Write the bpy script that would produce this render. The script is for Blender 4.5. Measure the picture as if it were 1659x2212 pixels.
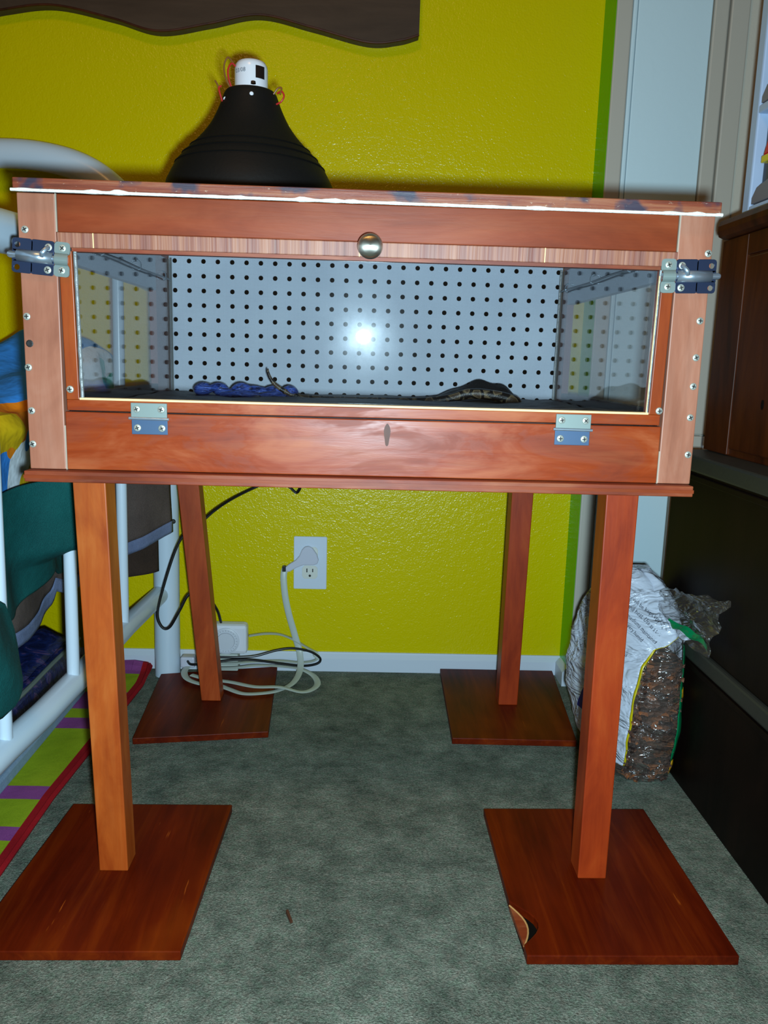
import bpy, bmesh, math, random
from mathutils import Matrix, Vector, noise
random.seed(7)
sc = bpy.context.scene
for o in list(bpy.data.objects): bpy.data.objects.remove(o)
COL = sc.collection

# ---------------------------------------------------------------- camera
def cam_axes(yaw, pitch, roll):
    fw = Vector((math.sin(yaw)*math.cos(pitch), math.cos(yaw)*math.cos(pitch), -math.sin(pitch)))
    r = Vector((math.cos(yaw), -math.sin(yaw), 0)); u = r.cross(fw)
    return (r*math.cos(roll)+u*math.sin(roll), u*math.cos(roll)-r*math.sin(roll), fw)
R_, U_, F_ = cam_axes(.0307, .1848, .0282)
CAM = Vector((.3598, -.9016, .6712))
cd = bpy.data.cameras.new('camera'); co = bpy.data.objects.new('camera', cd); COL.objects.link(co)
m = Matrix((( R_.x, U_.x, -F_.x, CAM.x), (R_.y, U_.y, -F_.y, CAM.y), (R_.z, U_.z, -F_.z, CAM.z), (0,0,0,1)))
co.matrix_world = m
cd.sensor_fit = 'VERTICAL'; cd.sensor_height = 36; cd.lens = 1777.9/2212*36
cd.clip_start = .02; cd.clip_end = 50
sc.camera = co
# ---------------------------------------------------------------- world, lights, exposure
w = bpy.data.worlds.new('night'); sc.world = w; w.use_nodes = True
w.node_tree.nodes['Background'].inputs[0].default_value = (.05, .04, .03, 1)
w.node_tree.nodes['Background'].inputs[1].default_value = .5
def area(name, loc, direction, size, size_y, power, color):
    l = bpy.data.lights.new(name, 'AREA'); l.shape = 'ELLIPSE'; l.size = size; l.size_y = size_y
    l.energy = power; l.color = color
    o = bpy.data.objects.new(name, l); COL.objects.link(o); o.location = loc
    o.rotation_euler = Vector(direction).to_track_quat('-Z', 'Y').to_euler(); return o
area('camera_flash', (.386, -.905, .645), (.03, 1, -.10), .030, .030, 21.5, (.64, .88, 1.0))
area('ceiling_lamp_light', (.0, -1.1, 2.33), (0, 0.15, -1), .4, .4, 9.5, (1.0, .50, .15))
sc.view_settings.view_transform = 'Standard'; sc.view_settings.look = 'None'
sc.view_settings.gamma = 1; sc.view_settings.use_curve_mapping = False
sc.view_settings.exposure = 0.0

# ---------------------------------------------------------------- materials
def lin(c):
    return tuple(((x/255)/12.92 if x/255 <= .04045 else ((x/255+.055)/1.055)**2.4) for x in c)+(1,)
class NT:
    def __init__(s, name):
        s.m = bpy.data.materials.new(name); s.m.use_nodes = True; s.t = s.m.node_tree; s.n = s.t.nodes
        s.b = s.n['Principled BSDF']; s.out = s.n['Material Output']
    def add(s, typ, **k):
        n = s.n.new(typ)
        for a, v in k.items():
            if a.startswith('i_'):
                key = a[2:].replace('_', ' ')
                n.inputs[int(key) if key.isdigit() else key].default_value = v
            else: setattr(n, a, v)
        return n
    def l(s, a, b): s.t.links.new(a, b)
    def ramp(s, fac, stops, interp='LINEAR'):
        r = s.n.new('ShaderNodeValToRGB'); e = r.color_ramp; e.interpolation = interp
        while len(e.elements) < len(stops): e.elements.new(.5)
        for el, (p, c) in zip(e.elements, stops): el.position = p; el.color = c
        s.l(fac, r.inputs[0]); return r.outputs[0]
    def coords(s, scale=(1,1,1), rot=(0,0,0)):
        c = s.add('ShaderNodeTexCoord'); mp = s.add('ShaderNodeMapping')
        mp.inputs['Scale'].default_value = scale; mp.inputs['Rotation'].default_value = rot
        s.l(c.outputs['Object'], mp.inputs['Vector']); return mp.outputs[0]
    def noise(s, vec, scale, detail=4, rough=.5, dist=0):
        n = s.add('ShaderNodeTexNoise'); n.inputs['Scale'].default_value = scale
        n.inputs['Detail'].default_value = detail; n.inputs['Roughness'].default_value = rough
        n.inputs['Distortion'].default_value = dist
        s.l(vec, n.inputs['Vector']); return n.outputs['Fac']
    def mix(s, fac, a, b, mode='MIX'):
        n = s.add('ShaderNodeMix', data_type='RGBA', blend_type=mode)
        if isinstance(fac, (int, float)): n.inputs[0].default_value = fac
        else: s.l(fac, n.inputs[0])
        for i, x in ((6, a), (7, b)):
            if isinstance(x, tuple): n.inputs[i].default_value = x
            else: s.l(x, n.inputs[i])
        return n.outputs[2]
    def bump(s, h, dist, strength=1.0):
        n = s.add('ShaderNodeBump'); n.inputs['Distance'].default_value = dist
        n.inputs['Strength'].default_value = strength
        s.l(h, n.inputs['Height']); s.l(n.outputs[0], s.b.inputs['Normal']); return n
    def set(s, **k):
        for a, v in k.items():
            s.b.inputs[a.replace('_', ' ')].default_value = v
        return s
def flat(name, col, rough=.5, metal=0, spec=.5, bump=None):
    t = NT(name); t.set(Base_Color=lin(col), Roughness=rough, Metallic=metal, Specular_IOR_Level=spec)
    if bump: t.bump(t.noise(t.coords(), bump[0], 4), bump[1])
    return t.m
def wood(name, dark, mid, light, axis='x', rough=.42, blotch=9, grain=1.0, spec=.35, coat=0, k=(1,1,1), sheen=0):
    t = NT(name)
    L = lambda c: tuple(a*b for a, b in zip(lin(c)[:3], k))+(1,)
    sc_ = {'x': (3, 34, 34), 'y': (34, 3, 34), 'z': (34, 34, 3)}[axis]
    v = t.coords(tuple(a*grain for a in sc_))
    fine = t.noise(v, 1.6, 6, .65, .6)
    v2 = t.coords({'x': (2, 7, 7), 'y': (7, 2, 7), 'z': (7, 7, 2)}[axis])
    big = t.noise(v2, blotch/5, 5, .6, .8)
    c = t.ramp(fine, [(.30, L(dark)), (.50, L(mid)), (.72, L(light))])
    c2 = t.ramp(big, [(.32, L(dark)), (.52, L(mid)), (.70, L(light))])
    col = t.mix(.66, c, c2)
    t.l(col, t.b.inputs['Base Color'])
    t.set(Roughness=rough, Specular_IOR_Level=spec)
    if coat: t.set(Coat_Weight=coat, Coat_Roughness=.25)
    if sheen:
        r_ = t.ramp(big, [(.44, (rough,)*3+(1,)), (.50, (rough-.16,)*3+(1,)), (.62, (rough-.06,)*3+(1,))])
        t.l(r_, t.b.inputs['Roughness'])
    t.bump(fine, .00018)
    return t.m
M = {}
M['rail_wood'] = wood('stained_rail_wood', (140,62,26), (186,92,52), (212,122,84), 'x', .42, k=(.44,.33,.22), spec=.28)
M['rail_low_wood'] = wood('stained_lower_rail_wood', (128,48,16), (184,84,44), (222,140,100), 'x', .46, blotch=14, k=(.54,.42,.28), spec=.24, sheen=1)
M['stile_wood'] = wood('pink_brown_stile_wood', (150,82,54), (196,122,88), (222,158,124), 'z', .45, k=(.60,.62,.70), spec=.4)
M['door_wood'] = wood('orange_door_wood', (140,52,10), (196,92,32), (220,120,50), 'z', .4, k=(.48,.38,.24))
M['leg_wood_l'] = wood('orange_pine_leg', (176,78,18), (216,120,48), (238,156,84), 'z', .45, k=(.62,.42,.26), blotch=16)
M['leg_wood_r'] = wood('red_pine_leg', (160,56,14), (206,88,34), (226,116,56), 'z', .45, k=(.54,.36,.20), blotch=14)
M['leg_wood_b'] = wood('dark_pine_leg', (136,50,12), (186,84,32), (214,118,64), 'z', .45, k=(.70,.52,.34), blotch=14)
M['foot_wood'] = wood('dark_red_plywood', (50,8,0), (100,30,6), (138,60,14), 'y', .30, blotch=12, spec=.3)
M['ply_edge'] = wood('plywood_edge', (110,36,10), (168,72,36), (214,136,90), 'x', .5, grain=2, k=(.55,.5,.45))
M['dresser_wood'] = wood('dark_knotty_pine', (54,22,4), (96,44,14), (120,62,22), 'z', .45, k=(.5,.45,.4), spec=.2)
M['chest_wood'] = wood('near_black_wood', (6,2,1), (16,7,4), (26,12,7), 'z', .5, spec=.12)
M['valance_wood'] = wood('dark_brown_valance', (46,32,22), (62,46,34), (78,58,44), 'x', .55)

def ply_face():   # door top rail: short end grain lines across a ply edge
    t = NT('end_grain_ply')
    v = t.coords((60, 20, 1.5)); n = t.noise(v, 1.2, 5, .6)
    v2 = t.coords((380, 100, 6)); n2 = t.noise(v2, 1, 3)
    c = t.ramp(n, [(.30, lin((120,60,42))), (.45, lin((160,92,70))), (.56, lin((196,128,84))), (.66, lin((150,84,68)))])
    c2 = t.ramp(n2, [(.35, lin((130,70,54))), (.7, lin((216,170,140)))])
    t.l(t.mix(1.0, t.mix(.35, c, c2), (.60,.55,.60,1), 'MULTIPLY'), t.b.inputs['Base Color']); t.set(Roughness=.5); t.bump(n2, .0004); return t.m
M['ply_face'] = ply_face()
def top_edge():   # ply edge with worn blue-black and white paint marks
    t = NT('worn_painted_ply_edge')
    n = t.noise(t.coords((3, 60, 90)), 1.6, 6, .7)
    c = t.ramp(n, [(.3, lin((92,34,12))), (.5, lin((160,74,40))), (.7, lin((206,140,96)))])
    b = t.noise(t.coords((26, 5, 30)), 1.0, 3); bf = t.ramp(b, [(.53, (0,0,0,1)), (.62, (.9,.9,.9,1))])
    c = t.mix(bf, c, lin((40,54,84)))
    s = t.noise(t.coords((90, 30, 240)), 1.4, 4, .8); sf = t.ramp(s, [(.64, (0,0,0,1)), (.70, (.7,.7,.7,1))])
    c = t.mix(sf, t.mix(1.0, c, (.55,.5,.5,1), 'MULTIPLY'), lin((200,176,150)))
    t.l(c, t.b.inputs['Base Color']); t.set(Roughness=.5); t.bump(n, .0008); return t.m
M['top_edge'] = top_edge()
def foot():
    t = NT('scratched_red_ply')
    n = t.noise(t.coords((30, 2, 30)), 1.6, 6, .65, .7)
    b = t.noise(t.coords((6, 3, 6)), 1.6, 4)
    c = t.mix(.5, t.ramp(n, [(.3, lin((58,10,2))), (.5, lin((96,30,6))), (.72, lin((134,62,14)))]),
              t.ramp(b, [(.3, lin((48,8,2))), (.6, lin((112,42,8))), (.75, lin((150,76,20)))]))
    s = t.noise(t.coords((120, 9, 20)), 1.0, 3, .7); sf = t.ramp(s, [(.70, (0,0,0,1)), (.76, (.8,.8,.8,1))])
    c = t.mix(sf, c, lin((178,104,44)))
    c = t.mix(1.0, c, (.86,.54,.28,1), 'MULTIPLY')
    t.l(c, t.b.inputs['Base Color']); t.set(Roughness=.46, Specular_IOR_Level=.12); t.bump(n, .0005); return t.m
M['foot_wood'] = foot()
def wallmat(name, col, speck=1.0):
    t = NT(name)
    v = t.coords()
    h = t.noise(v, 260, 2, .5); h2 = t.noise(v, 90, 2)
    add = t.add('ShaderNodeMath', operation='ADD'); t.l(h, add.inputs[0]); t.l(h2, add.inputs[1])
    big = t.noise(v, 3, 3)
    t.l(t.mix(big, tuple(x*.93 for x in lin(col)[:3])+(1,), lin(col)), t.b.inputs['Base Color'])
    t.set(Roughness=.22, Specular_IOR_Level=.30); t.bump(add.outputs[0], .0012, .8*speck); return t.m
M['yellow'] = wallmat('yellow_orange_peel_paint', (206,188,1))
M['green'] = wallmat('green_paint', (62,190,0), .4)
M['wallwhite'] = wallmat('offwhite_wall_paint', (196,190,176), .3)
M['casing'] = flat('grey_beige_casing_paint', (178,172,160), .45)
M['doorwhite'] = flat('white_door_paint', (196,218,226), .45, bump=(90, .0003))
M['base_white'] = flat('white_baseboard_paint', (200,208,220), .35)
M['bedwhite'] = flat('white_enamelled_tube', (196,212,226), .28)
M['ceil'] = flat('white_ceiling_paint', (205,200,190), .8)
def carpet():
    t = NT('grey_green_carpet')
    v = t.coords()
    fine = t.noise(v, 420, 3, .7); mid = t.noise(v, 70, 4, .6); big = t.noise(v, 7, 4, .6)
    c = t.ramp(big, [(.32, lin((96,104,94))), (.62, lin((142,152,142)))])
    c2 = t.ramp(fine, [(.3, lin((74,84,76))), (.7, lin((176,186,174)))])
    c3 = t.ramp(mid, [(.3, lin((92,104,98))), (.7, lin((146,152,146)))])
    c4 = t.mix(.33, t.mix(.4, c, c2), c3)
    ch = t.noise(v, 120, 3, .6); ch2 = t.noise(v, 23, 4, .65)
    c4 = t.mix(.55, c4, t.ramp(ch, [(.34, (.70,.95,.80,1)), (.5, (.9,.95,.92,1)), (.66, (1.15,.98,.95,1))]), 'MULTIPLY')
    c4 = t.mix(1.0, c4, t.ramp(ch2, [(.30, (.50,.54,.52,1)), (.5, (.80,.84,.80,1)), (.70, (1.10,1.12,1.08,1))]), 'MULTIPLY')
    c4 = t.mix(1.0, c4, t.ramp(t.noise(v, 300, 2, .8), [(.36, (.72,.66,.64,1)), (.5, (1.12,1.0,.97,1)), (.64, (1.5,1.32,1.28,1))]), 'MULTIPLY')
    t.l(c4, t.b.inputs['Base Color']); t.set(Roughness=.95, Specular_IOR_Level=.05)
    add = t.add('ShaderNodeMath', operation='ADD'); t.l(fine, add.inputs[0]); t.l(mid, add.inputs[1])
    t.bump(add.outputs[0], .006, .9); return t.m
M['carpet'] = carpet()
def peg():
    t = NT('white_pegboard_behind_fine_screen')
    c = t.add('ShaderNodeTexCoord')
    outs = []
    for ax in 'XZ':
        wv = t.add('ShaderNodeTexWave', bands_direction=ax); wv.inputs['Scale'].default_value = 150
        t.l(c.outputs['Object'], wv.inputs['Vector']); outs.append(wv.outputs['Fac'])
    mn = t.add('ShaderNodeMath', operation='MINIMUM'); t.l(outs[0], mn.inputs[0]); t.l(outs[1], mn.inputs[1])
    col = t.ramp(mn.outputs[0], [(0, lin((142,152,166))), (.35, lin((198,208,220)))])
    big = t.noise(t.coords(), 8, 4)
    col = t.mix(big, col, lin((186,196,210)), 'MULTIPLY')
    col2 = t.mix(.5, col, t.ramp(big, [(.3, lin((166,176,190))), (.7, lin((206,216,226)))]))
    t.l(col2, t.b.inputs['Base Color']); t.set(Roughness=.5); t.bump(mn.outputs[0], .0002); return t.m
M['peg'] = peg()
def fresnel(t, ior, nrm=None):   # same reflectance from both faces of a thin sheet (no total internal reflection)
    fr = t.add('ShaderNodeFresnel'); g = t.add('ShaderNodeNewGeometry')
    mr = t.add('ShaderNodeMapRange'); mr.inputs['To Min'].default_value = ior; mr.inputs['To Max'].default_value = 1/ior
    t.l(g.outputs['Backfacing'], mr.inputs['Value']); t.l(mr.outputs[0], fr.inputs['IOR'])
    if nrm: t.l(nrm, fr.inputs['Normal'])
    return fr
def thin_glass(name, ior=1.5, rough=.0, smudge=0, tint=(1,1,1,1)):
    t = NT(name); t.n.remove(t.b)
    tr = t.add('ShaderNodeBsdfTransparent'); tr.inputs[0].default_value = tint
    gl = t.add('ShaderNodeBsdfGlossy'); gl.inputs['Roughness'].default_value = rough
    fr = fresnel(t, ior)
    mx = t.add('ShaderNodeMixShader'); t.l(fr.outputs[0], mx.inputs[0]); t.l(tr.outputs[0], mx.inputs[1]); t.l(gl.outputs[0], mx.inputs[2])
    last = mx.outputs[0]
    if smudge:
        n = t.noise(t.coords((3, 3, 3)), 6, 5, .7); f = t.ramp(n, [(.40, (smudge*.4,)*3+(1,)), (.75, (smudge,)*3+(1,))])
        df = t.add('ShaderNodeBsdfGlossy'); df.inputs['Roughness'].default_value = .16
        df.inputs['Color'].default_value = (.9,.95,1,1)
        m2 = t.add('ShaderNodeMixShader'); t.l(f, m2.inputs[0]); t.l(last, m2.inputs[1]); t.l(df.outputs[0], m2.inputs[2]); last = m2.outputs[0]
    t.l(last, t.out.inputs[0]); return t.m
M['glass'] = thin_glass('door_glass', 1.5, .006, .0012)
M['side_glass'] = thin_glass('side_glass', 1.62, .0)
M['steel'] = flat('bright_zinc_steel', (176,190,204), .30, .8, bump=(120, .0001))
M['darksteel'] = flat('blued_dark_steel', (44,54,80), .38, .6)
M['leafsteel'] = flat('dull_zinc_leaf', (120,132,128), .48, .35)
M['leafblue'] = flat('blued_zinc_leaf', (62,84,112), .45, .4)
M['screw'] = flat('zinc_screw_head', (168,170,160), .5, .5)
M['screwdark'] = flat('screw_recess', (26,22,20), .6)
M['nickel'] = NT('brushed_nickel').set(Base_Color=lin((200,196,184)), Metallic=1, Roughness=.36, Anisotropic=.7).m
M['caulk'] = flat('white_caulk', (226,222,214), .6, bump=(300, .0012))
M['seam'] = flat('grey_filled_seam', (170,156,138), .7)
M['raw'] = flat('raw_pale_wood_edge', (226,196,140), .6)
M['silicone'] = flat('grey_silicone', (104,108,108), .4, bump=(160, .0012))
M['blackplastic'] = flat('black_cord_rubber', (14,14,15), .4)
M['cordwhite'] = flat('grey_white_cord', (176,184,176), .4)
M['plugwhite'] = flat('white_plug_plastic', (190,192,206), .35)
M['platewhite'] = flat('white_outlet_plate', (200,210,224), .3)
M['recept'] = flat('ivory_receptacle', (206,208,200), .35)
M['slot'] = flat('dark_slot', (10,12,12), .6)
M['dial'] = flat('pale_grey_dial', (196,200,208), .4)
M['innerwhite'] = flat('dull_white_lining', (150,160,174), .5, bump=(70, .0003))
M['innerpink'] = flat('pinkish_side_stile', (150,100,92), .5)
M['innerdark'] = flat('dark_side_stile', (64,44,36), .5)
M['domeblack'] = flat('matt_black_dome', (15,14,13), .6, spec=.2, bump=(220, .0003))
M['ceramic'] = flat('white_ceramic_socket', (214,216,224), .25)
M['labelblack'] = flat('black_sticker', (28,16,12), .35)
M['shadeblack'] = flat('painted_shade_black', (18,15,12), .95, spec=.02)  # black that stands in for shade in the peg holes and foot notch
M['ink'] = flat('grey_ink', (70,74,84), .7)
M['inkblack'] = flat('dark_ink', (30,34,50), .6)
M['inkblue'] = flat('blue_ink', (24,44,130), .5)
M['wirered'] = flat('red_wire', (176,32,30), .4)
M['wirebrown'] = flat('brown_wire', (120,76,30), .4)
M['liner'] = flat('black_crumpled_cloth', (12,11,12), .55, bump=(60, .004))
M['steelwire'] = flat('grey_wire', (96,100,104), .3, .8)
def bluefoil():
    t = NT('blue_satin_cloth')
    n = t.noise(t.coords((60, 60, 220)), 1, 4, .6, 1.5)
    t.l(t.ramp(n, [(.35, lin((10,16,46))), (.5, lin((44,70,150))), (.66, lin((70,100,180))), (.74, lin((170,180,200)))]), t.b.inputs['Base Color'])  # palest stop paints highlights into the satin colour
    t.set(Roughness=.3); t.bump(n, .003); return t.m
M['blue'] = bluefoil()
def snakemat():
    t = NT('python_pattern')
    n = t.add('ShaderNodeTexVoronoi', feature='DISTANCE_TO_EDGE'); n.inputs['Scale'].default_value = 52
    t.l(t.coords((1, 1, 1.2)), n.inputs['Vector'])
    f = t.noise(t.coords(), 700, 2)
    c = t.ramp(n.outputs[0], [(.10, lin((20,15,12))), (.17, lin((120,102,74))), (.22, lin((78,62,46))), (.5, lin((56,44,34)))])
    t.l(c, t.b.inputs['Base Color']); t.set(Roughness=.35); t.bump(f, .0005); return t.m
M['snake'] = snakemat()
def floral():
    t = NT('floral_print_fabric')
    v = t.coords((1, 1.0, 1.0))
    w_ = t.noise(v, 5, 2); 
    a = t.add('ShaderNodeVectorMath', operation='SCALE'); a.inputs['Scale'].default_value = .22
    nn = t.add('ShaderNodeTexNoise'); nn.inputs['Scale'].default_value = 7; t.l(v, nn.inputs['Vector']); t.l(nn.outputs['Color'], a.inputs[0])
    s = t.add('ShaderNodeVectorMath', operation='ADD'); t.l(v, s.inputs[0]); t.l(a.outputs[0], s.inputs[1])
    vo = t.add('ShaderNodeTexVoronoi'); vo.inputs['Scale'].default_value = 9; t.l(s.outputs[0], vo.inputs['Vector'])
    sep = t.add('ShaderNodeSeparateColor'); t.l(vo.outputs['Color'], sep.inputs[0])
    c = t.ramp(sep.outputs[0], [(0, lin((214,222,228))), (.14, lin((50,130,214))), (.34, lin((80,190,220))), (.46, lin((216,122,16))), (.62, lin((206,70,140))), (.73, lin((196,160,10))), (.84, lin((110,200,190))), (.90, lin((214,222,228)))], 'CONSTANT')
    r = t.ramp(vo.outputs['Distance'], [(0, (.75,.75,.75,1)), (.5, (1,1,1,1))])
    t.l(t.mix(.6, c, r, 'MULTIPLY'), t.b.inputs['Base Color']); t.set(Roughness=.8, Specular_IOR_Level=.2)
    t.bump(t.noise(t.coords(), 20, 3), .008); return t.m
M['floral'] = floral()
def cloth(name, a, b, sc_=200, rough=.9, folds=.006):
    t = NT(name); n = t.noise(t.coords(), sc_, 3, .6); n2 = t.noise(t.coords(), 12, 3)
    t.l(t.mix(.5, t.ramp(n, [(.3, lin(a)), (.7, lin(b))]), t.ramp(n2, [(.3, lin(a)), (.7, lin(b))])), t.b.inputs['Base Color'])
    t.set(Roughness=rough, Specular_IOR_Level=.15)
    ad = t.add('ShaderNodeMath', operation='MULTIPLY_ADD'); t.l(n, ad.inputs[0]); ad.inputs[1].default_value = .1; t.l(n2, ad.inputs[2])
    t.bump(ad.outputs[0], folds); return t.m
M['teal'] = cloth('teal_sheet', (6,56,56), (16,84,82), 600, .75, .01)
M['brown'] = cloth('brown_fleece', (66,56,54), (100,86,80), 500)
M['brown2'] = cloth('dark_brown_fleece', (44,34,30), (70,54,46), 500)
M['hem'] = cloth('blue_grey_hem', (88,100,132), (122,134,166), 500, .6)
M['lime'] = cloth('lime_rug_wool', (120,146,14), (168,186,36), 700, .95, .004)
M['purple'] = cloth('purple_rug_wool', (120,54,116), (158,84,150), 700, .95, .004)
M['red'] = cloth('red_rug_border', (130,12,22), (176,26,34), 700, .95, .003)
M['lblue'] = cloth('light_blue_trundle_base', (120,144,170), (150,172,196), 300, .7, .003)
def matt():
    t = NT('navy_floral_mattress_ticking')
    n = t.noise(t.coords((1,1,1)), 26, 5, .6, 1.5)
    t.l(t.ramp(n, [(.40, lin((14,24,62))), (.56, lin((24,40,96))), (.64, lin((96,70,110))), (.68, lin((40,60,110)))]), t.b.inputs['Base Color'])
    t.set(Roughness=.35); t.bump(n, .004); return t.m
M['navy'] = matt()
M['piping'] = flat('grey_piping', (110,122,116), .5)
def bark():
    t = NT('bark_chips')
    v = t.coords((1,1,2)); vo = t.add('ShaderNodeTexVoronoi'); vo.inputs['Scale'].default_value = 75; t.l(v, vo.inputs['Vector'])
    sep = t.add('ShaderNodeSeparateColor'); t.l(vo.outputs['Color'], sep.inputs[0])
    t.l(t.ramp(sep.outputs[0], [(0, lin((40,24,20))), (.4, lin((72,46,36))), (.75, lin((100,62,42))), (.95, lin((150,86,46)))]), t.b.inputs['Base Color'])
    t.set(Roughness=.7); t.bump(vo.outputs['Distance'], .006); return t.m
M['bark'] = bark()
def film():
    t = NT('clear_crinkled_film'); t.n.remove(t.b)
    n = t.noise(t.coords((10, 10, 26)), 1.2, 3, .6, 1.5)
    bp = t.add('ShaderNodeBump'); bp.inputs['Distance'].default_value = .03; t.l(n, bp.inputs['Height'])
    tr = t.add('ShaderNodeBsdfTransparent'); gl = t.add('ShaderNodeBsdfGlossy'); gl.inputs['Roughness'].default_value = .12
    t.l(bp.outputs[0], gl.inputs['Normal'])
    fr = fresnel(t, 1.6, bp.outputs[0])
    m1 = t.add('ShaderNodeMixShader'); t.l(fr.outputs[0], m1.inputs[0]); t.l(tr.outputs[0], m1.inputs[1]); t.l(gl.outputs[0], m1.inputs[2])
    df = t.add('ShaderNodeBsdfDiffuse'); df.inputs[0].default_value = (.32,.26,.22,1)
    m2 = t.add('ShaderNodeMixShader'); m2.inputs[0].default_value = .05; t.l(m1.outputs[0], m2.inputs[1]); t.l(df.outputs[0], m2.inputs[2])
    t.l(m2.outputs[0], t.out.inputs[0]); return t.m
M['film'] = film()
def printed():
    t = NT('white_printed_film'); n = t.noise(t.coords((9,9,22)), 1.2, 3, .6, 1.5)
    t.set(Base_Color=lin((196,202,216)), Roughness=.25); t.bump(n, .02); return t.m
M['printed'] = printed()
M['yellowfilm'] = flat('yellow_print', (196,176,10), .3)
M['greenfilm'] = flat('green_print', (0,120,70), .3)
M['orangefilm'] = flat('amber_print', (206,150,20), .3)
M['rim'] = flat('olive_grey_rim', (44,44,38), .5, bump=(60, .0006))
M['towerwhite'] = flat('white_plastic_frame', (176,196,226), .3)
M['towerdark'] = flat('smoky_drawer_plastic', (30,30,36), .25)
M['towergrey'] = flat('grey_plastic_lip', (120,116,124), .4)
M['toyred'] = flat('red_toy_plastic', (206,20,30), .3)
M['toyyellow'] = flat('yellow_toy_plastic', (226,206,20), .3)
M['chip'] = flat('brown_wood_sliver', (74,40,20), .7)
M['rawchip'] = flat('pale_torn_wood', (190,140,80), .8)

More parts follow.
